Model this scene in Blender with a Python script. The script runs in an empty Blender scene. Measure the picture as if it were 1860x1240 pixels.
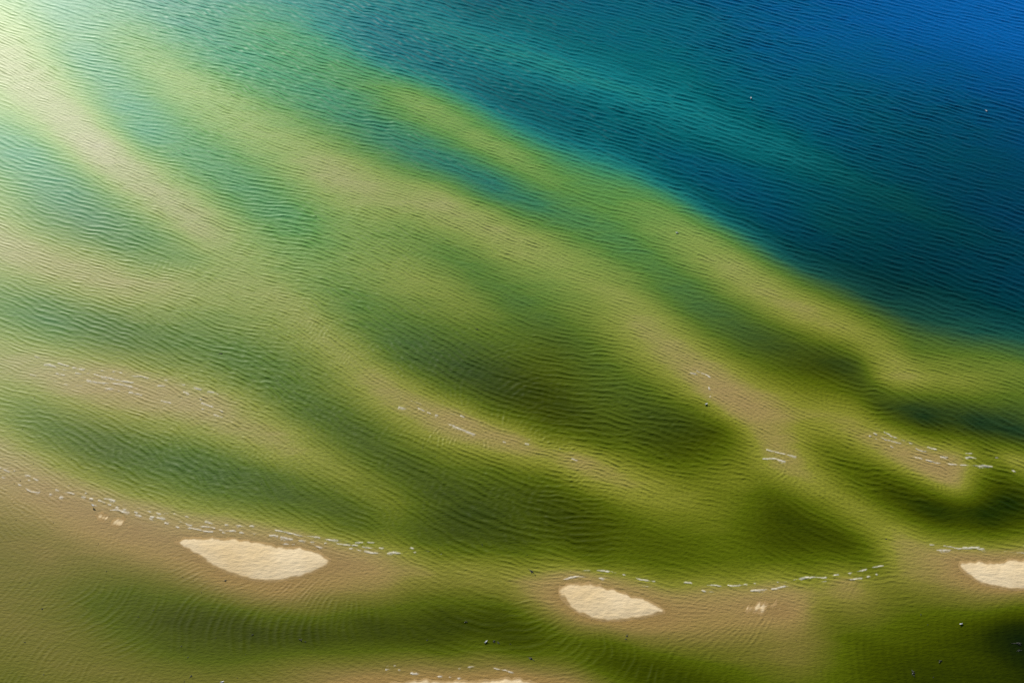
import bpy, bmesh, math, random
import numpy as np
from mathutils import Vector
from concurrent.futures import ThreadPoolExecutor

R = math.radians
S = bpy.context.scene
COL = S.collection
random.seed(7)
rng = np.random.default_rng(7)

# ------------------------------------------------------------------ camera, sky, sun, exposure
CAM_H, PITCH, LENS = 165.0, 48.0, 50.0
cam_data = bpy.data.cameras.new('camera')
cam_data.lens = LENS
cam_data.sensor_width = 36.0
cam_data.clip_start = 0.5
cam_data.clip_end = 20000
cam = bpy.data.objects.new('camera', cam_data)
COL.objects.link(cam)
cam.location = (0, 0, CAM_H)
cam.rotation_euler = (R(90 - PITCH), 0, 0)
S.camera = cam

SUN_EL, SUN_AZ = 23.0, -26.0          # azimuth from +Y, negative towards -X
W = bpy.data.worlds.new('World')
S.world = W
W.use_nodes = True
wn = W.node_tree
sky = wn.nodes.new('ShaderNodeTexSky')
sky.sky_type = 'NISHITA'
sky.sun_disc = False
sky.sun_elevation = R(SUN_EL)
sky.sun_rotation = R(SUN_AZ)
sky.air_density = 1.0
sky.dust_density = 0.6
sky.ozone_density = 2.0
bg = wn.nodes['Background']
bg.inputs[1].default_value = 0.05
wn.links.new(sky.outputs[0], bg.inputs[0])
sd_ = bpy.data.lights.new('sun', 'SUN')
sd_.energy = 5.0
sd_.angle = R(0.5)
sd_.color = (1.0, 0.95, 0.86)
sun = bpy.data.objects.new('sun', sd_)
COL.objects.link(sun)
sdir = Vector((math.sin(R(SUN_AZ)) * math.cos(R(SUN_EL)), math.cos(R(SUN_AZ)) * math.cos(R(SUN_EL)), math.sin(R(SUN_EL))))
sun.rotation_euler = sdir.to_track_quat('Z', 'Y').to_euler()
sun.location = (-60, 160, 120)
S.view_settings.view_transform = 'Standard'
S.view_settings.look = 'None'
S.view_settings.exposure = 0.68
S.view_settings.gamma = 1.0
S.cycles.max_bounces = 6
S.cycles.transparent_max_bounces = 6
S.cycles.use_denoising = False
S.cycles.caustics_reflective = False
S.cycles.caustics_refractive = False
S.cycles.sample_clamp_indirect = 1.0

# ------------------------------------------------------------------ surveyed positions: ground point for a direction read off the photograph
TH = 18.0 / LENS
cp, sp_ = math.cos(R(PITCH)), math.sin(R(PITCH))


def ground(px, py):
    x = (np.asarray(px, float) - 930) / 930 * TH
    y = (620 - np.asarray(py, float)) / 930 * TH
    dy = y * sp_ + cp
    dz = y * cp - sp_
    t = -CAM_H / dz
    return x * t, dy * t


def survey(X, Y):
    """inverse of ground(): survey coordinates of a ground point"""
    d = Y * cp + CAM_H * sp_
    v = (Y * sp_ - CAM_H * cp) / d
    return 930 + (X / d) / TH * 930, 620 - v / TH * 930


# depth index u: 0 at the waterline, 0.3 knee deep, 0.6 waist deep, 1 deep channel, 1.4 open water
SOUND = """
780 45 .8 860 72 .8 935 97 .8 1010 122 .81 1080 146 .81 1150 170 .82 1225 196 .83 1300 222 .84 1420 268 .86 1520 312 .89 1640 362 .93 1740 405 .99
872 38 .9 1022 88 .91 1162 136 .93 1312 188 .95 1432 234 .98 1532 278 1.01 1652 328 1.04 1752 371 1.07 848 106 .86 998 156 .9 1138 204 .92 1288 256 .94 1408 302 .96 1508 346 .98 1628 396 1.0 1728 439 1.03
210 60 .48 260 110 .38 330 165 .31 430 205 .3 520 250 .31 600 315 .2 680 332 .24 800 350 .27 900 390 .3 1000 440 .3 1100 500 .31 1180 560 .28 1230 620 .2 1285 690 .1 1315 735 .1
1350 770 .2 1430 730 .22 1540 765 .22 1620 812 .1 1690 850 .08 1740 885 .2
1420 830 .14 1480 870 .24 1560 930 .26 1640 965 .24 1730 1000 .13
460 58 .6 545 88 .58 640 122 .57 740 165 .42 800 200 .36 870 245 .35 930 290 .37 990 330 .44 1050 355 .47 1100 315 .6 1170 352 .5 1230 390 .43 1290 432 .38 1340 470 .3 1400 530 .22 1470 575 .2 1540 592 .25 1620 622 .36
1600 685 .3 1660 690 .25 1740 690 .29 1850 665 .42
50 60 .34 90 130 .28 130 190 .24 180 270 .1 230 312 .17 300 372 .18 360 420 .2 430 480 .25 500 530 .25 560 575 .24 620 622 .25 690 680 .2 740 730 .15 840 765 .1 940 800 .12 1050 832 .16 1120 860 .18 1200 890 .26 1280 915 .32 1340 870 .33
-40 435 .18 60 455 .18 130 480 .19 220 510 .2 320 522 .24 420 532 .27
-40 645 .2 60 668 .15 130 685 .1 220 695 .09 300 715 .1 390 737 .12 450 765 .19 500 800 .17 560 840 .26 640 880 .33 720 930 .38
-40 835 .1 40 880 .06 120 905 .04 200 935 .02 280 965 .02
620 1015 .03 680 1020 .08 760 1030 .18 860 1045 .23 950 1055 .16 1000 1060 .08 1225 1105 .04 1290 1100 .05 1380 1100 .01 1450 1088 .08 1540 1060 .14 1640 1030 .2 1710 1015 .1
0 1090 .29 60 1180 .31 150 1215 .34 250 1222 .35 400 1232 .36 -40 1150 .33 20 1240 .42 0 1000 .3 60 955 .22 80 1040 .33 0 930 .2
620 1228 .14 690 1243 .02 1040 1240 .1 840 1222 .12
520 1078 .1 620 1062 .1 710 1070 .24 420 1062 .1 250 995 .09 150 965 .1 330 1020 .08 560 1100 .3
1400 1150 .2 1440 1190 .26 1250 1125 .07 1320 1125 .1 1330 1200 .4
110 20 .58 150 100 .58 200 190 .54 255 240 .57 330 280 .51 420 330 .52 500 390 .5 560 405 .46 530 455 .42
0 235 .5 60 265 .5 130 312 .48 200 370 .45 280 430 .44 340 465 .38 0 340 .4 60 400 .44 150 430 .46 240 465 .43 -60 300 .45
600 190 .62 680 235 .63 760 280 .67 830 305 .7 900 340 .7 980 372 .6 1060 400 .53 1130 440 .53 1200 505 .5 1260 560 .55 1350 615 .58 1430 648 .62 1520 668 .66 1560 668 .6
620 60 .74 720 125 .74 820 145 .84 900 190 .86 1000 235 .88 1100 262 .89 1200 315 .91 1300 370 .94 1420 440 .95 1450 480 .8 1520 510 .78 1600 545 .8 1700 580 .75 1790 605 .72 1850 625 .66
1600 460 1.0 1500 400 .98 1700 450 1.03 1850 500 1.08 1850 560 .98 1750 540 .94 1600 250 1.06 1800 250 1.14 1850 350 1.12 1200 120 .93 1000 60 .93 1300 60 1.06 1600 60 1.24 1850 60 1.4 800 10 .9 600 10 .77 400 20 .66 300 60 .58 400 110 .58 480 170 .5
660 412 .34 720 432 .38 800 452 .44 860 482 .47 930 540 .47 1000 580 .5 1060 620 .48 1100 700 .52 1130 770 .56 1200 812 .6 1280 800 .6 1310 782 .52 1000 650 .5
640 460 .36 740 480 .3 820 520 .32 880 570 .37 650 520 .4 1000 500 .33 940 475 .3 700 560 .42 600 480 .4
640 590 .4 720 650 .46 800 700 .46 900 745 .47 1000 785 .46 1080 808 .42
0 560 .48 100 590 .49 200 612 .47 300 625 .46 400 655 .47 480 695 .47 560 745 .48 640 795 .51 740 845 .56 840 890 .58 950 930 .58 1080 980 .57 1150 1000 .5 1000 870 .46 1100 925 .5 900 845 .42 450 590 .36 560 650 .36 350 570 .37
0 765 .3 60 760 .42 130 800 .46 220 820 .52 330 835 .55 430 865 .55 520 895 .56 640 935 .55 760 970 .52 850 985 .55 950 1005 .48
1080 1010 .52 -40 740 .3
80 1010 .25 150 1050 .4 220 1085 .5 330 1115 .6 450 1140 .64 560 1150 .64 680 1135 .62 800 1120 .6 900 1135 .62 980 1150 .56 1080 1190 .56 1180 1195 .56 1240 1200 .52 800 1180 .5 650 1190 .42 500 1200 .42 950 1195 .42 750 1075 .36 900 1085 .42 1100 1150 .36
1400 900 .52 1450 940 .6 1530 980 .6 1565 1000 .54 1400 1000 .54 1300 960 .42 1250 1000 .5 1480 1035 .36 1350 1045 .32 1200 1040 .4 1350 910 .42
1560 860 .5 1620 890 .62 1700 930 .72 1790 935 .76 1850 905 .7 1790 885 .52 1830 850 .4 1850 965 .5 1500 820 .42
1600 740 .62 1680 760 .74 1780 772 .74 1850 792 .68 1700 730 .55 1560 735 .4 1780 725 .46 1850 725 .48 1740 818 .22 1840 840 .2 1660 640 .46 1760 640 .5
1600 1150 .5 1700 1140 .58 1780 1150 .7 1850 1150 .9 1850 1220 .74 1700 1220 .66 1600 1230 .62 1500 1230 .46 1500 1120 .34 1600 1090 .36 1680 1060 .28 1770 1085 .26 1850 1085 .3
"""
_v = np.array(SOUND.split(), float).reshape(-1, 3)
ISLES_SRC = [  # (origin x, origin y, outline)  survey outlines of the dry sand
    (0, 820, "940 485 985 470 1060 462 1110 457 1170 462 1240 468 1330 478 1420 490 1500 503 1560 512 1620 515 1680 528 1730 550 1770 578 1760 605 1720 625 1670 650 1600 672 1520 690 1440 694 1360 688 1290 672 1220 648 1150 615 1090 580 1040 545 1000 515 960 495"),
    (620, 820, "1175 745 1185 728 1215 715 1270 705 1330 708 1390 720 1450 737 1510 755 1570 775 1640 800 1690 820 1730 845 1735 862 1690 873 1640 885 1560 898 1480 906 1400 905 1340 893 1280 868 1230 838 1195 802 1178 770"),
    (1240, 820, "1480 605 1500 592 1540 586 1600 584 1660 588 1720 586 1780 580 1830 578 1950 585 2100 620 2150 660 2050 710 1900 735 1830 738 1760 738 1690 730 1620 712 1560 685 1515 650 1490 625"),
    (620, 820, "230 1245 330 1228 450 1222 520 1228 600 1226 700 1226 800 1232 870 1218 940 1212 1000 1222 1060 1240 1120 1262 1000 1320 700 1340 400 1320 250 1275"),
    (0, 820, "505 340 540 335 610 352 660 372 705 408 660 408 610 395 560 375 525 360"),
    (1240, 820, "350 838 390 802 450 796 510 806 540 822 490 845 440 864 395 864"),
]
ISLES = []
for ox, oy, txt in ISLES_SRC:
    a = np.array(txt.split(), float).reshape(-1, 2)
    gx, gy = ground(ox + a[:, 0] / 2.952, oy + a[:, 1] / 2.952)
    ISLES.append(np.stack([gx, gy], 1))
pts = [_v]
for k, P in enumerate(ISLES):
    sx, sy = survey(P[:, 0], P[:, 1])
    n = len(P)
    pts.append(np.stack([sx, sy, np.full(n, 0.012)], 1)[::2])
    pts.append(np.array([[sx.mean(), sy.mean(), -0.02]]))
CP = np.concatenate(pts)
# outer soundings so that the bed runs on beyond the surveyed bay
OUT = "-300 -200 .5 -300 200 .5 -300 600 .45 -300 1000 .35 -300 1400 .4 300 1500 .5 900 1500 .3 1500 1500 .6 2200 1500 .8 2200 1100 .3 2250 800 .7 2200 500 1.3 2200 0 1.5 1200 -250 1.3 500 -250 1.0 100 -250 .8"
CP = np.concatenate([CP, np.array(OUT.split(), float).reshape(-1, 3)])


def tps_fit(P, val, lam):
    n = len(P)
    d2 = ((P[:, None] - P[None]) ** 2).sum(-1)
    K = 0.5 * d2 * np.log(d2 + 1e-9)
    A = np.zeros((n + 3, n + 3))
    A[:n, :n] = K + lam * np.eye(n)
    A[:n, n] = 1
    A[:n, n + 1:] = P
    A[n:, :n] = A[:n, n:].T
    return np.linalg.solve(A, np.concatenate([val, np.zeros(3)]))


def tps_eval(P, wts, Q):
    out = np.empty(len(Q))
    for i in range(0, len(Q), 8000):
        q = Q[i:i + 8000]
        d2 = ((q[:, None] - P[None]) ** 2).sum(-1)
        out[i:i + 8000] = (0.5 * d2 * np.log(d2 + 1e-9)) @ wts[:-3] + wts[-3] + q @ wts[-2:]
    return out


RUN = R(27)


def along(Q):
    """stretch the plan along the run of the bars, so soundings join up into ribbons"""
    a = Q[:, 0] * math.cos(RUN) + Q[:, 1] * math.sin(RUN)
    b = -Q[:, 0] * math.sin(RUN) + Q[:, 1] * math.cos(RUN)
    return np.stack([a * 0.55, b], 1) / 300.0


PS = along(CP[:, :2])
TPW = tps_fit(PS, CP[:, 2], 0.0006)


# clearness of the water: 0 silty lagoon by the sandbars, 1 clear open water
CLEAR = "100 590 .45 300 830 .18 350 630 .3 600 760 .12 1100 700 .07 1000 620 .07 800 660 .1 900 880 .03 850 1130 0 450 1130 0 100 1190 0 1650 1220 0 1850 1170 .1 560 400 .75 240 230 1 60 260 1 60 60 1 600 60 1 1000 60 1 1300 60 1 1600 60 1 1850 60 1 1000 450 .42 1000 500 .45 1500 660 .02 1700 770 .02 1480 570 .12 1850 790 .05 1650 690 .1 820 210 .75 1100 250 .85 1400 300 .75 1700 450 .32 1850 560 .32 1850 300 .5 1600 250 .65 600 320 .6 500 540 .42 100 480 .4 200 695 .15 840 765 .05 1290 700 .05 1480 950 0 1780 935 0 1850 900 0 1700 930 0 1850 1000 0 100 900 .1 -300 0 1 -300 600 .7 -300 1300 0 2200 1300 0 2200 0 1 2200 700 .3 950 1400 0 950 -250 1"
VP = np.array(CLEAR.split(), float).reshape(-1, 3)
VPS = VP[:, :2] / 300.0
VPW = tps_fit(VPS, VP[:, 2], 0.02)


def bilerp(F, fx, fy):
    x0 = np.clip(np.floor(fx).astype(int), 0, F.shape[1] - 2)
    y0 = np.clip(np.floor(fy).astype(int), 0, F.shape[0] - 2)
    tx = np.clip(fx - x0, 0, 1)
    ty = np.clip(fy - y0, 0, 1)
    return (F[y0, x0] * (1 - tx) * (1 - ty) + F[y0, x0 + 1] * tx * (1 - ty) + F[y0 + 1, x0] * (1 - tx) * ty + F[y0 + 1, x0 + 1] * tx * ty)


def value_noise(X, Y, scale, seed):
    r = np.random.default_rng(seed)
    T = r.random((256, 256))
    fx, fy = X / scale, Y / scale
    x0 = np.floor(fx).astype(int)
    y0 = np.floor(fy).astype(int)
    tx, ty = fx - x0, fy - y0
    tx = tx * tx * (3 - 2 * tx)
    ty = ty * ty * (3 - 2 * ty)
    g = lambda i, j: T[j & 255, i & 255]
    return (g(x0, y0) * (1 - tx) + g(x0 + 1, y0) * tx) * (1 - ty) + (g(x0, y0 + 1) * (1 - tx) + g(x0 + 1, y0 + 1) * tx) * ty - 0.5


def fbm(X, Y, scale, seed, octv=3):
    return sum(value_noise(X + 31.7 * k, Y - 17.3 * k, scale / 2 ** k, seed + k) * 0.5 ** k for k in range(octv))


def smooth(a, b, x):
    t = np.clip((x - a) / (b - a), 0, 1)
    return t * t * (3 - 2 * t)


# ------------------------------------------------------------------ grid of the bay
DX = 0.125
X0, X1, Y0, Y1 = -132.0, 158.0, 66.0, 262.0
NX, NY = int((X1 - X0) / DX) + 1, int((Y1 - Y0) / DX) + 1
xs = X0 + np.arange(NX) * DX
ys = Y0 + np.arange(NY) * DX
CG = 1.2
cx = np.arange(X0 - 2, X1 + 4, CG)
cy = np.arange(Y0 - 2, Y1 + 4, CG)
CXg, CYg = np.meshgrid(cx, cy)
SXg, SYg = survey(CXg, CYg)
Uc = tps_eval(PS, TPW, along(np.stack([SXg.ravel(), SYg.ravel()], 1))).reshape(CXg.shape)
# streaky irregularity of the bars, along their run
_a = R(-28)
al = CXg * math.cos(_a) + CYg * math.sin(_a)
ac = -CXg * math.sin(_a) + CYg * math.cos(_a)
Uc = Uc + 0.05 * fbm(al / 3.0, ac, 7.0, 11) * smooth(0.03, 0.3, Uc)
Uc = np.clip(Uc, -0.03, 1.6)


Vc = np.clip(tps_eval(VPS, VPW, np.stack([SXg.ravel(), SYg.ravel()], 1) / 300.0).reshape(CXg.shape), 0, 1)


def clearness(X, Y):
    return bilerp(Vc, (X - cx[0]) / CG, (Y - cy[0]) / CG)


def depth_index(X, Y):
    return bilerp(Uc, (X - cx[0]) / CG, (Y - cy[0]) / CG)


def bed_depth(u):
    return np.maximum(np.where(u < 0, u * 1.0, 0.55 * u + 1.6 * u ** 2.2) + 0.03, 0.05)


XX, YY = np.meshgrid(xs, ys)
U = depth_index(XX, YY).astype(np.float32)

# ------------------------------------------------------------------ waves: a swell from the open water run over the bars
LAM = 1.2
c = (0.47 + 0.53 * smooth(0.0, 0.75, U)).astype(np.float32)
c[-3:, :] = 1.0
edge_r = smooth(X1 - 45, X1 - 8, XX)
c = (c * (1 - edge_r) + edge_r).astype(np.float32)
dt = 0.62 * DX
C2 = (c * dt / DX) ** 2
damp = 0.25 * smooth(0.05, 0.0, U) + 0.012 * smooth(0.16, 0.05, U)
damp = damp + 0.25 * smooth(X0 + 9, X0, XX) ** 2 + 0.25 * smooth(Y0 + 6, Y0, YY) ** 2
damp = np.clip(damp, 0, 0.6).astype(np.float32)
D1 = (1 - damp * 0.5).astype(np.float32)
NW = 90
kdir = R(-117) + rng.normal(0, R(10), NW)
kk = 2 * math.pi / (LAM * np.exp(rng.normal(0.0, 0.2, NW)))
wph = rng.random(NW) * 2 * math.pi
kx, ky = kk * np.cos(kdir), kk * np.sin(kdir)
amp = rng.random(NW) * 0.6 + 0.5
TB = np.exp(1j * (np.outer(kx, xs) + (ky * ys[-1] + wph)[:, None])) * amp[:, None]
TR = np.exp(1j * (np.outer(ky, ys) + (kx * xs[-1] + wph)[:, None])) * amp[:, None]
TB = TB.astype(np.complex64)
TR = TR.astype(np.complex64)
p0 = np.zeros((NY, NX), np.float32)
p1 = np.zeros((NY, NX), np.float32)
NT = 4
bounds = np.linspace(1, NY - 1, NT + 1).astype(int)
tmp = np.zeros((NY, NX), np.float32)


def step(i, A, B):          # B <- next state from A (now) and B (before)
    for s in range(bounds[i], bounds[i + 1], 48):
        e = min(s + 48, bounds[i + 1])
        t = tmp[s:e, 1:-1]
        np.add(A[s - 1:e - 1, 1:-1], A[s + 1:e + 1, 1:-1], out=t)
        t += A[s:e, :-2]
        t += A[s:e, 2:]
        a = A[s:e, 1:-1]
        t -= 4 * a
        t *= C2[s:e, 1:-1]
        t += a
        b = B[s:e, 1:-1]
        # q = (2a + lap - b) with damping
        t += a
        t -= b
        t *= D1[s:e, 1:-1]
        b[:] = t


NSTEP = int(355 / dt)
with ThreadPoolExecutor(NT) as ex:
    for n in range(NSTEP):
        list(ex.map(lambda i: step(i, p1, p0), range(NT)))
        rot = np.exp(-1j * kk * (n + 1) * dt).astype(np.complex64)
        p0[-1, :] = (rot @ TB).real
        p0[:, -1] = (rot @ TR).real
        p0, p1 = p1, p0
ETA = p1.astype(np.float64)


def box(F, r):
    for ax in (0, 1):
        n = F.shape[ax]
        Cm = np.cumsum(F, axis=ax)
        Cm = np.concatenate([np.zeros_like(np.take(Cm, [0], ax)), Cm], ax)
        hi = np.minimum(np.arange(n) + r + 1, n)
        lo = np.maximum(np.arange(n) - r, 0)
        F = (np.take(Cm, hi, ax) - np.take(Cm, lo, ax)) / (hi - lo).reshape((-1, 1) if ax == 0 else (1, -1))
    return F


rms = np.sqrt(box(box(ETA ** 2, 14), 14)) + 1e-6
ref = np.median(rms)
ETA = ETA / (rms / ref) ** 0.92 / ref           # even out, keep some of the grouping
calm = smooth(0.0, 0.06, U) * smooth(Y0, Y0 + 6, YY) * smooth(X0, X0 + 9, XX)
ETA = np.clip(ETA * calm, -2.5, 3.2)
CREST = ETA.copy()
# draw the crests out along their own run (local crest direction from the structure tensor)
gy_, gx_ = np.gradient(ETA.astype(np.float32))
J = [box(box(q, 14), 14) for q in (gx_ * gx_, gx_ * gy_, gy_ * gy_)]
SXf, SYf = survey(XX, YY)
lag = smooth(-60, 110, SYf - np.interp(SXf, [-200, 300, 640, 1000, 1400, 1720, 2100], [820, 960, 1010, 1050, 1090, 1010, 1000]))
# on the seaward side the swell keeps its heading, whatever scatters off the bars
nom = np.interp(ys, [105, 150, 240], [R(-16), R(-21), R(-26)])[:, None] + math.pi / 2
bias = 0.35 * (J[0] + J[2]) * (1 - lag)
J = [J[0] + bias * np.cos(nom) ** 2, J[1] + bias * np.cos(nom) * np.sin(nom), J[2] + bias * np.sin(nom) ** 2]
th = 0.5 * np.arctan2(2 * J[1], J[0] - J[2]) + math.pi / 2
ct, st_ = np.cos(th), np.sin(th)
E32 = ETA.astype(np.float32)
JJ, II = np.meshgrid(np.arange(NX, dtype=np.float32), np.arange(NY, dtype=np.float32))
acc = E32 * 1.0
wsum = 1.0
for k in (-6, -4.5, -3, -1.5, 1.5, 3, 4.5, 6):
    ix = np.clip(JJ + 1.2 * k * ct + 0.5, 0, NX - 1).astype(np.int32)
    iy = np.clip(II + 1.2 * k * st_ + 0.5, 0, NY - 1).astype(np.int32)
    wk = math.exp(-(k / 5.0) ** 2)
    acc += wk * E32[iy, ix]
    wsum += wk
ETA = 0.72 * acc / wsum + 0.28 * E32
# crinkle the crest lines
wx = 0.35 * fbm(XX, YY, 2.6, 61, 2) / DX
wy = 0.42 * fbm(XX, YY, 2.3, 67, 2) / DX
ETA = bilerp(ETA, JJ + wx, II + wy)
ETA = 0.5 * ETA + 0.5 * box(ETA, 1)
ETA = ETA / np.sqrt((ETA ** 2)[calm > 0.9].mean())
ETA = 1.9 * np.tanh(ETA / 1.9)
CREST = ETA.copy()
# calmer in the lagoon behind the surf line, livelier offshore
gust = np.clip(1.0 + 0.9 * fbm(XX, YY * 1.4, 22.0, 141, 3), 0.5, 1.35)
vig = gust * (1 - 0.62 * lag) * (0.85 + 0.4 * smooth(0.45, 1.0, U) + 0.3 * smooth(0.38, 0.1, U)) * (1 - 0.5 * smooth(650, 50, SXf))
A0 = 0.034
_pk = 0.75 * smooth(0.75, 0.1, U) + 0.35      # crests sharpen over the bars
Z = A0 * ((np.exp(_pk * np.clip(ETA, -2.5, 2.2)) - 1) / _pk * np.exp(-0.5 * _pk)) * vig
Z *= calm
# short wind ripples riding on it
ra = R(-25)
rl = XX * math.cos(ra) + YY * math.sin(ra)
rc = -XX * math.sin(ra) + YY * math.cos(ra)
Z += 0.006 * calm * (1 - 0.6 * lag) * (value_noise(rl / 2.6, rc, 0.55, 5) + 0.7 * value_noise(rl / 1.5 + 0.3 * rc, rc, 0.42, 6))


# ------------------------------------------------------------------ helpers
def tag(o, label=None, cat=None, group=None, kind=None):
    for k, v in (('label', label), ('category', cat), ('group', group), ('kind', kind)):
        if v:
            o[k] = v
    return o


def mesh_np(name, V, F, mat=None, smooth_=True, parent=None):
    me = bpy.data.meshes.new(name)
    k = F.shape[1]
    me.vertices.add(len(V))
    me.vertices.foreach_set('co', np.ascontiguousarray(V, np.float32).ravel())
    me.loops.add(F.size)
    me.loops.foreach_set('vertex_index', np.ascontiguousarray(F, np.int32).ravel())
    me.polygons.add(len(F))
    me.polygons.foreach_set('loop_start', np.arange(0, F.size, k, dtype=np.int32))
    me.update(calc_edges=True)
    me.polygons.foreach_set('use_smooth', np.full(len(F), smooth_))
    if mat:
        me.materials.append(mat)
    o = bpy.data.objects.new(name, me)
    COL.objects.link(o)
    if parent:
        o.parent = parent
    return o


def add_attr(o, name, vals):
    a = o.data.attributes.new(name, 'FLOAT', 'POINT')
    a.data.foreach_set('value', np.ascontiguousarray(vals, np.float32))


def grid_faces(nx, ny, keep=None):
    i = np.arange(nx * ny).reshape(ny, nx)
    F = np.stack([i[:-1, :-1], i[:-1, 1:], i[1:, 1:], i[1:, :-1]], -1).reshape(-1, 4)
    if keep is not None:
        F = F[keep.ravel()]
    return F


def compact(V, F, *attrs):
    used = np.zeros(len(V), bool)
    used[F.ravel()] = True
    m = np.cumsum(used) - 1
    return (V[used], m[F]) + tuple(a[used] for a in attrs)


class NT_:
    """small helper for node trees"""

    def __init__(s, mat):
        mat.use_nodes = True
        s.t = mat.node_tree
        s.t.nodes.clear()

    def n(s, typ, ins=None, **kw):
        nd = s.t.nodes.new(typ)
        for k, v in kw.items():
            setattr(nd, k, v)
        for k, v in (ins or {}).items():
            if isinstance(v, bpy.types.NodeSocket):
                s.t.links.new(v, nd.inputs[k])
            else:
                nd.inputs[k].default_value = v
        return nd

    def math(s, op, a, b=0.0, clamp=False):
        nd = s.n('ShaderNodeMath', {0: a, 1: b}, operation=op)
        nd.use_clamp = clamp
        return nd.outputs[0]

    def ramp(s, fac, stops, interp='LINEAR'):
        nd = s.n('ShaderNodeValToRGB', {0: fac})
        e = nd.color_ramp.elements
        nd.color_ramp.interpolation = interp
        while len(e) < len(stops):
            e.new(0.5)
        for k, (p, col) in enumerate(stops):
            e[k].position = p
            e[k].color = (*col, 1) if len(col) == 3 else col
        return nd.outputs[0]


def lin(r, g, b):
    f = lambda v: (v / 255 / 12.92) if v < 10 else (((v / 255) + 0.055) / 1.055) ** 2.4
    return (f(r), f(g), f(b))


# ------------------------------------------------------------------ materials
def sand_bed_mat():
    m = bpy.data.materials.new('wet_sand_bed')
    t = NT_(m)
    tc = t.n('ShaderNodeNewGeometry').outputs['Position']
    n1 = t.n('ShaderNodeTexNoise', {'Vector': tc, 'Scale': 0.25, 'Detail': 5.0}).outputs[0]
    col = t.ramp(n1, [(0.3, (0.30, 0.21, 0.10)), (0.7, (0.40, 0.30, 0.155))])
    wv = t.n('ShaderNodeTexNoise', {'Vector': tc, 'Scale': 2.5, 'Detail': 3.0}).outputs[0]
    bp = t.n('ShaderNodeBump', {'Height': wv, 'Strength': 0.35, 'Distance': 0.1}).outputs[0]
    b = t.n('ShaderNodeBsdfPrincipled', {'Base Color': col, 'Roughness': 0.75, 'Normal': bp})
    o = t.n('ShaderNodeOutputMaterial', {0: b.outputs[0]})
    return m


def dry_sand_mat():
    m = bpy.data.materials.new('dry_sand')
    t = NT_(m)
    tc = t.n('ShaderNodeNewGeometry').outputs['Position']
    mp = t.n('ShaderNodeMapping', {'Vector': tc, 'Rotation': (0, 0, R(35)), 'Scale': (0.9, 2.2, 1)}).outputs[0]
    n1 = t.n('ShaderNodeTexNoise', {'Vector': mp, 'Scale': 0.9, 'Detail': 6.0, 'Roughness': 0.6}).outputs[0]
    n2 = t.n('ShaderNodeTexNoise', {'Vector': tc, 'Scale': 0.12, 'Detail': 3.0}).outputs[0]
    dry = t.ramp(n2, [(0.35, (0.60, 0.455, 0.245)), (0.65, (0.67, 0.54, 0.335))])
    wet = t.n('ShaderNodeAttribute', attribute_name='wetness').outputs['Fac']
    w2 = t.math('ADD', wet, t.math('MULTIPLY', t.math('SUBTRACT', n1, 0.5), 0.35))
    col = t.n('ShaderNodeMix', {0: t.ramp(w2, [(0.35, (0, 0, 0)), (0.75, (1, 1, 1))]), 6: dry, 7: (0.33, 0.22, 0.085, 1)}, data_type='RGBA').outputs[2]
    bp = t.n('ShaderNodeBump', {'Height': n1, 'Strength': 0.6, 'Distance': 0.15}).outputs[0]
    b = t.n('ShaderNodeBsdfPrincipled', {'Base Color': col, 'Roughness': 0.9, 'Normal': bp, 'Specular IOR Level': 0.2})
    t.n('ShaderNodeOutputMaterial', {0: b.outputs[0]})
    return m


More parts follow.
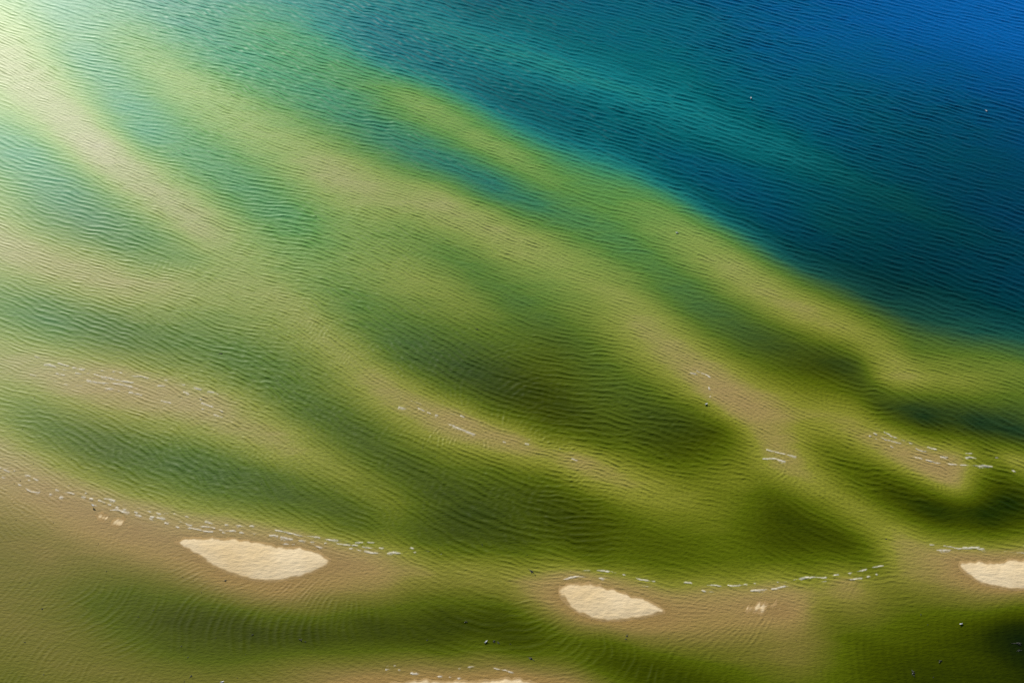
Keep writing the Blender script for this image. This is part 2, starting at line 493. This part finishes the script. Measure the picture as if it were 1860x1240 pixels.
def water_mat():
    m = bpy.data.materials.new('turbid_sea_water')
    t = NT_(m)
    u = t.n('ShaderNodeAttribute', attribute_name='water_depth').outputs['Fac']
    pos = t.n('ShaderNodeNewGeometry').outputs['Position']
    m1 = t.n('ShaderNodeMapping', {'Vector': pos, 'Rotation': (0, 0, R(32)), 'Scale': (0.22, 0.8, 1)}).outputs[0]
    s1 = t.n('ShaderNodeTexNoise', {'Vector': m1, 'Scale': 0.55, 'Detail': 6.0, 'Roughness': 0.62, 'Distortion': 0.6}).outputs[0]
    um = t.math('ADD', u, t.math('MULTIPLY', t.math('SUBTRACT', s1, 0.5), 0.13))
    f = t.math('DIVIDE', um, 1.6)
    P = lambda x: x / 1.6
    # suspended sand and water column colour by depth, with sky reflection painted into clear
    K = 1.10
    L_ = lambda r, g, b: tuple(v / K for v in lin(r, g, b))
    silty = t.ramp(f, [(P(a), L_(*c_)) for a, c_ in (
        (0.0, (194, 164, 104)), (0.06, (188, 163, 102)), (0.14, (170, 154, 86)), (0.24, (143, 145, 50)), (0.34, (113, 120, 28)), (0.46, (85, 98, 8)),
        (0.6, (60, 70, 0)), (0.75, (22, 40, 0)), (1.0, (0, 18, 6)), (1.5, (0, 20, 30)))])
    lagoon = t.ramp(f, [(P(a), L_(*c_)) for a, c_ in (
        (0.0, (190, 154, 92)), (0.08, (176, 146, 84)), (0.16, (150, 130, 70)), (0.26, (126, 117, 52)), (0.36, (106, 106, 34)), (0.48, (82, 94, 8)),
        (0.6, (61, 71, 0)), (0.75, (34, 44, 0)), (1.0, (0, 18, 6)), (1.5, (0, 20, 30)))])
    clear = t.ramp(f, [(P(a), L_(*c_)) for a, c_ in (  # deep blues carry painted sky reflection, pale shallow stops the glare tint
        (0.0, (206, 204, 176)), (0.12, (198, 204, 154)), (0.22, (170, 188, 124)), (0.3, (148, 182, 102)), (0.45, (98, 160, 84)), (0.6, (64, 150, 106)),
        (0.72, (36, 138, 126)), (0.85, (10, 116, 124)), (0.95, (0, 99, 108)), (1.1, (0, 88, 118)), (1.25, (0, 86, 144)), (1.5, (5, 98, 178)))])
    vv = t.n('ShaderNodeAttribute', attribute_name='clearness').outputs['Fac']
    scat_sky = t.n('ShaderNodeMix', {0: vv, 6: silty, 7: clear}, data_type='RGBA').outputs[2]
    lg = t.n('ShaderNodeAttribute', attribute_name='lagoon').outputs['Fac']
    scat_sky = t.n('ShaderNodeMix', {0: lg, 6: scat_sky, 7: lagoon}, data_type='RGBA').outputs[2]
    opac = t.ramp(f, [(0.0, (0.55,) * 3), (P(0.12), (0.75,) * 3), (P(0.35), (0.93,) * 3), (P(0.6), (1, 1, 1))])
    tint = t.ramp(f, [(0.0, (0.95, 0.93, 0.85)), (P(0.3), (0.8, 0.82, 0.5)), (P(0.7), (0.45, 0.6, 0.3))])
    tc = t.n('ShaderNodeNewGeometry').outputs['Position']
    mp = t.n('ShaderNodeMapping', {'Vector': tc, 'Rotation': (0, 0, R(25)), 'Scale': (0.55, 1.3, 1)}).outputs[0]
    nz = t.n('ShaderNodeTexNoise', {'Vector': mp, 'Scale': 2.2, 'Detail': 4.0, 'Roughness': 0.62}).outputs[0]
    bp = t.n('ShaderNodeBump', {'Height': nz, 'Strength': 0.75, 'Distance': 0.13}).outputs[0]
    bpg = t.n('ShaderNodeBump', {'Height': nz, 'Strength': 0.25, 'Distance': 0.05}).outputs[0]
    dif = t.n('ShaderNodeBsdfDiffuse', {'Color': scat_sky, 'Normal': bp}).outputs[0]
    tra = t.n('ShaderNodeBsdfTransparent', {'Color': tint}).outputs[0]
    body = t.n('ShaderNodeMixShader', {0: opac, 1: tra, 2: dif}).outputs[0]
    glo = t.n('ShaderNodeBsdfGlossy', {'Color': (1, 1, 1, 1), 'Roughness': 0.44, 'Normal': bpg}, distribution='BECKMANN').outputs[0]
    fr = t.n('ShaderNodeFresnel', {'IOR': 1.165}).outputs[0]
    out = t.n('ShaderNodeMixShader', {0: fr, 1: body, 2: glo}).outputs[0]
    t.n('ShaderNodeOutputMaterial', {0: out})
    return m


def simple_mat(name, col, rough=0.6, var=0.0, scale=8.0):
    m = bpy.data.materials.new(name)
    t = NT_(m)
    tc = t.n('ShaderNodeTexCoord').outputs['Object']
    nz = t.n('ShaderNodeTexNoise', {'Vector': tc, 'Scale': scale, 'Detail': 3.0}).outputs[0]
    a = tuple(max(0, v * (1 - var)) for v in col)
    b = tuple(min(1, v * (1 + var)) for v in col)
    cc = t.ramp(nz, [(0.3, a), (0.7, b)])
    bs = t.n('ShaderNodeBsdfPrincipled', {'Base Color': cc, 'Roughness': rough})
    t.n('ShaderNodeOutputMaterial', {0: bs.outputs[0]})
    return m


M_BED, M_SAND, M_WATER = sand_bed_mat(), dry_sand_mat(), water_mat()


def foam_mat():
    m = bpy.data.materials.new('sea_foam')
    t = NT_(m)
    tc = t.n('ShaderNodeNewGeometry').outputs['Position']
    n1 = t.n('ShaderNodeTexNoise', {'Vector': tc, 'Scale': 3.2, 'Detail': 4.0, 'Roughness': 0.7}).outputs[0]
    th_ = t.n('ShaderNodeAttribute', attribute_name='thickness').outputs['Fac']
    al_ = t.math('ADD', t.math('MULTIPLY', th_, 0.62), t.math('MULTIPLY', t.math('SUBTRACT', n1, 0.5), 1.1))
    b = t.n('ShaderNodeBsdfDiffuse', {'Color': (0.88, 0.83, 0.70, 1)}).outputs[0]
    tr = t.n('ShaderNodeBsdfTransparent').outputs[0]
    mx = t.n('ShaderNodeMixShader', {0: t.ramp(al_, [(0.15, (0.03,) * 3), (0.8, (0.7,) * 3)]), 1: tr, 2: b}).outputs[0]
    t.n('ShaderNodeOutputMaterial', {0: mx})
    return m


M_FOAM = foam_mat()
M_WEED = simple_mat('dark_seaweed', (0.012, 0.016, 0.006), 0.7, 0.4, 12.0)
M_WHITE = simple_mat('white_plumage', (0.85, 0.85, 0.83), 0.7, 0.05)
M_GREY = simple_mat('grey_plumage', (0.55, 0.56, 0.58), 0.7, 0.1)
M_BEAK = simple_mat('yellow_beak', (0.7, 0.45, 0.06), 0.5, 0.1)
M_DARK = simple_mat('black_feather_tips', (0.02, 0.02, 0.022), 0.6, 0.2)


# ------------------------------------------------------------------ the setting
def in_reach(X, Y, m):
    """keep what the bay view and a step beside it can show"""
    sx, sy = survey(X, Y)
    return (sx > -m) & (sx < 1860 + m) & (sy > -m) & (sy < 1240 + m)


keep = in_reach(XX, YY, 400)
keepF = keep[:-1, :-1] & (XX[:-1, :-1] < X1 - 4)
V = np.stack([XX, YY, Z], -1).reshape(-1, 3)
Vk, Fk, Uk, Lk = compact(V, grid_faces(NX, NY, keepF), U.ravel(), lag.ravel())
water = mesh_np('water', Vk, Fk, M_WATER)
add_attr(water, 'water_depth', Uk)
add_attr(water, 'lagoon', Lk)
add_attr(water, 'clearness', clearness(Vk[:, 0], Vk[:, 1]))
tag(water, 'shallow rippled sea shading from olive over the bars to deep blue', 'sea', None, 'structure')

BX = np.concatenate([[-4000, -1500, -500, -250], np.arange(X0, X1 + .1, 0.75), [250, 500, 1500, 4000]])
BY = np.concatenate([[-1500, -500, 0, 50], np.arange(Y0, Y1 + .1, 0.75), [320, 600, 1500, 6000]])
GX, GY = np.meshgrid(BX, BY)
UB = depth_index(np.clip(GX, X0, X1), np.clip(GY, Y0, Y1))
BZ = -bed_depth(UB) + 0.05 * fbm(GX, GY, 3.0, 41) * smooth(0.15, 0.5, UB)
bed = mesh_np('seabed', np.stack([GX, GY, BZ], -1).reshape(-1, 3), grid_faces(len(BX), len(BY)), M_BED)
tag(bed, 'rippled sandy bed of bars and channels under the water', 'seabed', None, 'structure')

# the sea beyond the bay, out to the horizon (a ring that slips a little under the edge of the near water)
OX = np.concatenate([[-4000, -1500, -500, -250], np.arange(X0, X1, 6.0), [X1, 250, 500, 1500, 4000]])
OY = np.concatenate([[-1500, -500, 0, 50], np.arange(Y0, Y1, 6.0), [Y1, 320, 600, 1500, 6000]])
GX, GY = np.meshgrid(OX, OY)
qx, qy = 0.25 * (GX[:-1, :-1] + GX[1:, 1:]) * 2, 0.25 * (GY[:-1, :-1] + GY[1:, 1:]) * 2
kf = ~(in_reach(qx, qy, 330) & (qx < X1 - 6) & (qy > Y0 + 4) & (qy < Y1 - 4) & (qx > X0 + 3))
UO = np.clip(depth_index(np.clip(GX, X0, X1), np.clip(GY, Y0, Y1)), 0, 1.5)
Vo, Fo, Uo = compact(np.stack([GX, GY, np.full(GX.shape, -0.10)], -1).reshape(-1, 3), grid_faces(len(OX), len(OY), kf), UO.ravel())
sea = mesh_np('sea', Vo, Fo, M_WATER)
add_attr(sea, 'water_depth', Uo)
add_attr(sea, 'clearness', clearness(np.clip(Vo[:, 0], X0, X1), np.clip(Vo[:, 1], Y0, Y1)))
tag(sea, 'open sea running on to the horizon around the bay', 'sea', None, 'structure')


def poly_sd(P, X, Y):
    """signed distance to an outline, positive inside"""
    d = np.full(X.shape, 1e9)
    ins = np.zeros(X.shape, bool)
    for i in range(len(P)):
        a, b = P[i], P[(i + 1) % len(P)]
        e = b - a
        t = np.clip(((X - a[0]) * e[0] + (Y - a[1]) * e[1]) / (e @ e), 0, 1)
        d = np.minimum(d, np.hypot(X - a[0] - t * e[0], Y - a[1] - t * e[1]))
        cr = (a[1] > Y) != (b[1] > Y)
        with np.errstate(divide='ignore', invalid='ignore'):
            xi = a[0] + (Y - a[1]) * e[0] / (e[1] if e[1] else 1e-9)
        ins ^= cr & (X < xi)
    return np.where(ins, d, -d)


def sandbar(P, label, ragged, top):
    mn, mx = P.min(0) - 3, P.max(0) + 3
    s = 0.16 if ragged < 1 else 0.12
    gx = np.arange(mn[0], mx[0], s)
    gy = np.arange(mn[1], mx[1], s)
    X, Y = np.meshgrid(gx, gy)
    sd = poly_sd(P, X, Y)
    if ragged >= 1:      # barely dry: broken into tongues running across the bar
        a = R(62)
        l = X * math.cos(a) + Y * math.sin(a)
        k = -X * math.sin(a) + Y * math.cos(a)
        sdn = sd * 1.0 + 1.5 * fbm(l / 5.0, k, 0.5, 77, 3) - 0.02
    else:
        # scalloped edge towards the sea, smoother behind
        north = smooth(-0.5, 0.5, (Y - P[:, 1].mean()) / (mx[1] - mn[1]) * 3 - (X - P[:, 0].mean()) * -0.0)
        sdn = sd + 0.15 + (0.10 + 0.38 * north) * fbm(X, Y * 0.4, 0.8, 78, 3)
    z = np.where(sdn < 0, sdn * 0.06, top * (1 - np.exp(-np.clip(sdn, 0, None) / 2.2)))
    z = z + 0.03 * fbm(X * 0.8 + Y * 0.8, Y - X, 1.4, 91, 3) * smooth(0.2, 1.5, sdn)
    wet = 1 - smooth(-0.1, 1.0 if ragged < 1 else 1.5, sdn + 0.25 * fbm(X, Y, 0.8, 92, 2))
    kf = (sdn > -1.3)
    kf = kf[:-1, :-1]
    V, F, w = compact(np.stack([X, Y, z], -1).reshape(-1, 3), grid_faces(len(gx), len(gy), kf), wet.ravel())
    o = mesh_np('sandbar', V, F, M_SAND)
    add_attr(o, 'wetness', w)
    return tag(o, label, 'sandbar', None, 'structure')


sandbar(ISLES[0], 'largest pale dry sandbar, pointed oval on the lower left with a scalloped sea edge', 0, 0.16)
sandbar(ISLES[1], 'mid-sized pale dry sandbar with blunt left end and tapering right tip', 0, 0.15)
sandbar(ISLES[2], 'pale dry sandbar cut off by the right edge of the picture', 0, 0.15)
sandbar(ISLES[3], 'sliver of pale dry sandbar along the bottom edge of the picture', 0, 0.15)
sandbar(ISLES[4], 'tiny feathery patch of barely dry sand left of the largest sandbar', 1, 0.05)
sandbar(ISLES[5], 'tiny blotchy patch of barely dry sand right of the mid-sized sandbar', 1, 0.04)


# ------------------------------------------------------------------ foam on breaking crests
def zwater(x, y):
    return float(bilerp(Z, np.array((x - X0) / DX), np.array((y - Y0) / DX)))


def vnoise1(x, seed):
    return value_noise(x, np.full(x.shape, 0.37 + seed), 1.0, 300 + seed)


def foam_line(label, line, offsets, cover, seed):
    """broken lines of foam on successive wave fronts along a bar; offsets in metres across it"""
    L = np.array(line.split(), float).reshape(-1, 3)      # survey x, y, strength
    gx, gy = ground(L[:, 0], L[:, 1])
    m0, m1 = (int((gx.min() - 6 - X0) / DX), int((gx.max() + 6 - X0) / DX))
    n0, n1 = (int((gy.min() - 6 - Y0) / DX), int((gy.max() + 6 - Y0) / DX))
    m0, n0 = max(m0, 1), max(n0, 1)
    m1, n1 = min(m1, NX - 2), min(n1, NY - 2)
    sl = (slice(n0, n1), slice(m0, m1))
    X, Y = XX[sl], YY[sl]
    best = np.full(X.shape, 1e9)
    EN = np.ones(X.shape, bool)
    D = np.zeros(X.shape)
    Sx = np.zeros(X.shape)
    ST = np.zeros(X.shape)
    s0 = 0.0
    for i in range(len(L) - 1):
        ax, ay, bx, by = gx[i], gy[i], gx[i + 1], gy[i + 1]
        ex, ey = bx - ax, by - ay
        l = math.hypot(ex, ey)
        t = np.clip(((X - ax) * ex + (Y - ay) * ey) / (l * l), 0, 1)
        d = np.hypot(X - ax - t * ex, Y - ay - t * ey)
        sg = np.sign((X - ax) * ey - (Y - ay) * ex)
        m = d < best
        tr_ = ((X - ax) * ex + (Y - ay) * ey) / (l * l)
        okm = ~((i == 0) & (tr_ < 0) | (i == len(L) - 2) & (tr_ > 1))
        EN = np.where(m, okm, EN)
        best = np.where(m, d, best)
        D = np.where(m, d * sg, D)
        Sx = np.where(m, s0 + t * l, Sx)
        ST = np.where(m, L[i, 2] * (1 - t) + L[i + 1, 2] * t, ST)
        s0 += l
    f = np.zeros(X.shape)
    for q, off in enumerate(offsets):
        k = seed * 11 + q
        wob = 0.9 * vnoise1(Sx / 6.0, k) + 0.5 * vnoise1(Sx / 1.9, k + 50) + 0.16 * vnoise1(Sx / 0.6, k + 90)
        on = 0.9 * vnoise1(Sx / 1.9, k + 120) + 0.9 * vnoise1(Sx / 0.6, k + 160) + cover - 0.30 + 0.4 * (ST - 1)
        on = smooth(0.0, 0.35, on)
        wd = 0.05 + 0.10 * on * (1 + 1.6 * np.clip(vnoise1(Sx / 1.3, k + 200), 0, 1))
        e = (D - off - wob)
        lip = np.exp(-(e / wd) ** 2)                              # the breaking lip
        wash = 0.55 * np.exp(-np.clip(e, 0, None) / 0.6) * (e > 0) * smooth(0.15, 0.5, vnoise1(Sx / 1.5, k + 240) + 0.25)
        f = np.maximum(f, on * np.maximum(lip, wash))
    f = f + 0.5 * f * fbm(X, Y, 0.5, seed + 400, 2)
    f = np.where((best < 5.5) & EN, f, 0)
    kf = f > 0.26
    h = Z[sl] + 0.015 + 0.05 * np.clip(f - 0.3, 0, 1)
    V, F, a = compact(np.stack([X, Y, h], -1).reshape(-1, 3), grid_faces(X.shape[1], X.shape[0], kf[:-1, :-1]), f.ravel())
    o = mesh_np('foam', V, F, M_FOAM)
    add_attr(o, 'thickness', a)
    return tag(o, label, 'foam', None, 'stuff')


foam_line('white foam on the small breakers over the left bar', '40 662 .6 85 670 .8 130 684 1.1 220 697 1.3 300 712 1 375 730 1 415 745 .5', (-1.9, -0.7, 0.5, 1.6), 0.36, 1)
foam_line('white foam streaks on the bar in the middle of the bay', '730 728 .9 800 752 .7 840 765 1.5 870 775 .8 940 800 .9 1050 833 .7', (-0.6, 0.4, 1.3), 0.30, 2)
foam_line('white foam on the breakers at the right bar', '1580 788 1 1610 803 1.3 1660 820 1.2 1700 832 1.1 1765 838 .9 1850 850 .6', (-1.4, -0.4, 0.7), 0.40, 3)
foam_line('small white foam patch on the bar beside the dark olive pool', '1380 824 .8 1405 827 1.4 1425 830 1.5 1445 836 .6', (-0.5, 0.4), 0.46, 4)
foam_line('thin foam specks on the shoal tip at centre right', '1250 673 .7 1280 688 .9 1300 712 .9 1292 728 .6', (-0.8, 0.3), 0.30, 5)
foam_line('long foam line breaking above the largest sandbar', '-10 848 .8 60 880 1 130 895 1.1 200 915 1.2 260 935 1.2 340 950 1.2 430 964 1.1 520 975 1.2 600 985 1.1 640 990 1 740 1000 .8 800 1012 .6', (-0.7, 0.1, 0.9), 0.42, 6)
foam_line('broken foam line above the mid-sized sandbar', '1020 1044 1 1060 1044 1.1 1120 1050 1 1170 1058 .8 1240 1068 .8 1300 1072 .9 1360 1068 .9 1440 1062 1 1510 1052 1 1570 1047 1.2 1610 1038 1.1', (-0.6, 0.3), 0.36, 7)
foam_line('thin foam line above the sandbar at the right edge', '1690 1000 .9 1740 998 1 1800 996 1 1880 999 1', (-0.5, 0.3), 0.40, 8)
foam_line('faint foam line above the bottom sandbar', '700 1212 .8 800 1222 1 850 1222 .9 920 1221 1 970 1222 .8', (-0.3, 0.4), 0.30, 9)


# ------------------------------------------------------------------ gulls
def loft(rings, seg=14):
    """closed smooth body through elliptical rings (x, z, half width, half height)"""
    V, F = [], []
    for (x, z, a, b) in rings:
        for k in range(seg):
            t = 2 * math.pi * k / seg
            V.append((x, a * math.cos(t), z + b * math.sin(t)))
    n = len(rings)
    for i in range(n - 1):
        for k in range(seg):
            F.append((i * seg + k, i * seg + (k + 1) % seg, (i + 1) * seg + (k + 1) % seg, (i + 1) * seg + k))
    F.append(tuple(range(seg))[::-1])
    F.append(tuple(range((n - 1) * seg, n * seg)))
    return V, F


def py_mesh(name, V, F, mat, parent=None):
    me = bpy.data.meshes.new(name)
    me.from_pydata(V, [], F)
    bm = bmesh.new()
    bm.from_mesh(me)
    bmesh.ops.recalc_face_normals(bm, faces=bm.faces)
    bm.to_mesh(me)
    bm.free()
    for p in me.polygons:
        p.use_smooth = True
    me.materials.append(mat)
    o = bpy.data.objects.new(name, me)
    COL.objects.link(o)
    o.parent = parent
    return o


def gull(px, py, heading, label, standing, dz=0.0):
    gx, gy = ground(px, py)
    gx, gy = float(gx), float(gy)
    h = 0.13 if standing else 0.0
    # body, neck and head in one surface; x runs from tail to bill
    V, F = loft([(-0.27, h + .105, .012, .006), (-0.22, h + .10, .03, .014), (-0.13, h + .085, .06, .045), (-0.03, h + .08, .08, .07),
                 (0.06, h + .085, .078, .074), (0.12, h + .11, .056, .06), (0.145, h + .15, .036, .045), (0.165, h + .19, .034, .036),
                 (0.195, h + .205, .036, .036), (0.225, h + .203, .026, .027), (0.243, h + .198, .010, .011)])
    b = py_mesh('gull', V, F, M_WHITE)
    V, F = loft([(0.236, h + .198, .010, .011), (0.27, h + .195, .007, .009), (0.295, h + .188, .002, .003)], 8)
    py_mesh('beak', V, F, M_BEAK, b)
    for s in (-1, 1):
        V, F = loft([(0.09, h + .10, .006, .02), (0.05, h + .105, .014, .05), (-0.05, h + .11, .018, .055), (-0.15, h + .12, .014, .035), (-0.25, h + .13, .008, .016), (-0.33, h + .135, .002, .005)], 10)
        V = [(x, y + s * (.068 if x > -0.1 else .068 + (x + .1) * .22), z) for x, y, z in V]
        py_mesh('wing', V, F, M_GREY, b)
        V, F = loft([(-0.24, h + .132, .010, .017), (-0.30, h + .136, .007, .010), (-0.36, h + .14, .002, .003)], 8)
        V = [(x, y + s * .035, z) for x, y, z in V]
        py_mesh('wing_tip', V, F, M_DARK, b)
        if standing:
            V, F = loft([(0, 0, .006, .006), (0.16, 0, .009, .009)], 8)
            V = [(0.0 + z, s * .035 + y, x) for x, y, z in V]
            py_mesh('leg', V, F, M_BEAK, b)
    b.location = (gx, gy, (0.0 if standing else zwater(gx, gy) - 0.03) + dz)
    b.rotation_euler = (0, 0, R(heading))
    b.scale = (1.0,) * 3
    return tag(b, label, 'gull', 'gulls on the bay')


gull(169, 919, 150, 'white gull standing on wet sand above the tiny feathery sand patch', True, 0.01)
gull(1283, 734, 20, 'white gull floating at the tip of the centre right shoal', False)
gull(1745, 1133, 200, 'white gull floating in dark water below the right edge sandbar', False)
gull(1364, 179, 80, 'white gull floating on the blue water near the top, left of the other far one', False)
gull(1791, 202, 120, 'white gull floating on the deep blue water close to the right edge', False)
gull(1229, 423, 170, 'white gull floating over the green bar beside the deep channel', False)
gull(883, 1165, 40, 'white gull floating beside the black seaweed pair in the lower channel', False)
gull(404, 1238, 10, 'white gull floating at the bottom edge of the picture, lower left', False)


# ------------------------------------------------------------------ seaweed scraps
def weed_mesh(seed, size, stretch):
    r = random.Random(seed)
    V, F = [], []
    for k in range(r.randint(5, 8)):             # blades from one holdfast, each a thin lens-shaped strip
        a = r.uniform(0, 2 * math.pi)
        L = size * r.uniform(0.5, 1.0)
        wv = size * r.uniform(0.10, 0.2)
        b = a
        x = y = 0.0
        st = []
        for j in range(6):
            t = j / 5
            w = wv * math.sin(math.pi * min(0.97, 0.18 + 0.8 * t))
            zz = 0.03 + 0.04 * math.sin(t * 5 + k)
            st.append((x, y, zz, w, b))
            b += r.uniform(-0.5, 0.5)
            x += L / 5 * math.cos(b)
            y += L / 5 * math.sin(b)
        base = len(V)
        for (x, y, zz, w, b) in st:
            nx, ny = -math.sin(b), math.cos(b)
            V += [((x + nx * w) * stretch, y + ny * w, zz), (x * stretch, y, zz + w * .5), ((x - nx * w) * stretch, y - ny * w, zz), (x * stretch, y, zz - 0.02 - w * .3)]
        for j in range(5):
            for q in range(4):
                i0 = base + j * 4 + q
                i1 = base + j * 4 + (q + 1) % 4
                F.append((i0, i1, i1 + 4, i0 + 4))
        F.append((base, base + 1, base + 2, base + 3))
        F.append((base + 20, base + 21, base + 22, base + 23))
    return V, F


PROTO = []
for k in range(5):
    o = py_mesh('seaweed', *weed_mesh(100 + k, 0.30, 1.0 + 0.25 * k), M_WEED)
    PROTO.append(o.data)
    bpy.data.objects.remove(o)


def weed(px, py, size, label, group, rot=None, sx=1.0):
    gx, gy = ground(px, py)
    gx, gy = float(gx), float(gy)
    o = bpy.data.objects.new('seaweed', random.choice(PROTO))
    COL.objects.link(o)
    o.location = (gx, gy, max(zwater(gx, gy), -0.02) + 0.0)
    o.rotation_euler = (0, 0, random.uniform(0, 6.28) if rot is None else R(rot))
    o.scale = (size * sx, size, size)
    return tag(o, label, 'seaweed', group)


GR = {
    'w1': ('small dark seaweed scrap drifting in the lower left lagoon', 'seaweed scraps in the lower left lagoon',
           "97 949 .7 29 944 .5 179 987 .7 221 1000 .5 194 1037 .8 204 1048 .6 54 1058 .5 252 1120 .8 45 1166 .8 123 1127 .5 157 1108 .5 329 1173 .8 342 1193 .8 335 1237 .8 431 1231 .7 332 1047 .7 351 1054 .5 366 1076 .7 316 1041 .5 80 1224 .7 392 1158 .5 306 1200 .4 446 1188 .4 279 1108 .6"),
    'w2': ('small dark seaweed scrap on the water left of the long foam line', 'seaweed scraps near the left surf line',
           "45 828 .7 61 842 .6 37 873 .8 26 878 .7 130 833 .5"),
    'w3': ('small dark seaweed scrap in the green channel over the largest sandbar', 'seaweed scraps in the channel over the largest sandbar',
           "433 851 .8 475 878 .6 607 884 .6 705 842 .6"),
    'w4': ('small dark seaweed scrap in the channel left of the mid-sized sandbar', 'seaweed scraps in the lower middle channel',
           "776 1162 .9 927 1169 .6 797 997 .7 876 989 .6 958 1008 .5 961 1063 .5 843 1152 .4"),
    'w5': ('small dark seaweed scrap in the lagoon under the mid-sized sandbar', 'seaweed scraps under the mid-sized sandbar',
           "1214 1159 .6 1074 1234 .6 1175 1168 .5 1074 1126 .5"),
    'w6': ('small dark seaweed scrap in the olive lagoon at lower right', 'seaweed scraps in the lower right lagoon',
           "1673 1116 .8 1685 1134 .6 1446 1162 .5 1491 1218 .4 1695 1230 .7"),
    'w7': ('small dark seaweed scrap on the left bars', 'seaweed scraps over the left bars',
           "504 689 .6 208 625 .5 63 722 .7 41 779 .6"),
    'w8': ('small dark seaweed scrap beside the middle foam bar', 'seaweed scraps over the middle bar',
           "647 702 .6 728 725 .6 768 813 .7 790 829 .6 702 491 .6"),
}
for k in GR:
    lab, grp, txt = GR[k]
    for px, py, s in np.array(txt.split(), float).reshape(-1, 3):
        weed(px, py, s * 0.52, lab, grp)
for px, py, s, rot, sx, lab in [
    (401, 642, 1.5, 10, 1.2, 'dark seaweed clump alone in the green channel at left'),
    (867, 598, 1.5, 0, 1.2, 'black seaweed clump alone in the middle of the bay'),
    (574, 393, 1.3, 0, 1.2, 'dark seaweed clump in the light green water at upper left'),
    (77, 1105, 1.3, 0, 1.1, 'round black seaweed clump in the lagoon near the left edge'),
    (459, 1152, 1.4, 70, 1.0, 'black seaweed clump in the darkest part of the lower left channel'),
    (547, 1162, 1.7, -15, 1.3, 'larger of two touching seaweed clumps in the lower left channel'),
    (555, 1165, 1.0, -10, 1.3, 'smaller of two touching seaweed clumps in the lower left channel'),
    (847, 1129, 1.6, 20, 1.1, 'black seaweed clump alone in the channel left of the mid-sized sandbar'),
    (898, 1164, 1.7, -20, 1.3, 'larger black seaweed clump right of the lower channel gull'),
    (905, 1167, 1.2, -40, 1.2, 'smaller black seaweed clump right of the lower channel gull'),
    (964, 1036, 1.8, -50, 1.6, 'long black seaweed strand on the surf line left of the mid-sized sandbar'),
    (972, 1044, 1.0, -40, 1.2, 'short seaweed scrap at the lower end of the long black strand'),
    (1139, 1154, 1.5, 60, 1.1, 'upper black seaweed clump under the mid-sized sandbar'),
    (1137, 1160, 1.0, 0, 1.1, 'lower small seaweed clump of the pair under the mid-sized sandbar'),
    (1609, 978, 1.0, 80, 1.0, 'black seaweed scrap on the right bar beside the olive pool'),
    (1708, 1200, 2.2, 60, 1.1, 'upper large black seaweed clump near the bottom right'),
    (1659, 1222, 2.3, 100, 1.2, 'lower large black seaweed clump near the bottom right'),
    (1846, 1168, 2.0, -10, 2.0, 'broad dark seaweed raft in the deep hole at the right edge'),
    (1852, 1181, 1.3, 5, 1.8, 'small dark seaweed raft under the broad one at the right edge'),
    (346, 1228, 1.3, 40, 1.1, 'black seaweed clump at the bottom edge, lower left'),
    (408, 1054, 1.3, 0, 1.2, 'grey-green seaweed clump just under the largest sandbar'),
    (965, 1196, 1.6, -35, 2.0, 'thin seaweed strand in the shallows over the bottom sandbar'),
]:
    weed(px, py, s * 0.5, lab, None, rot, sx)
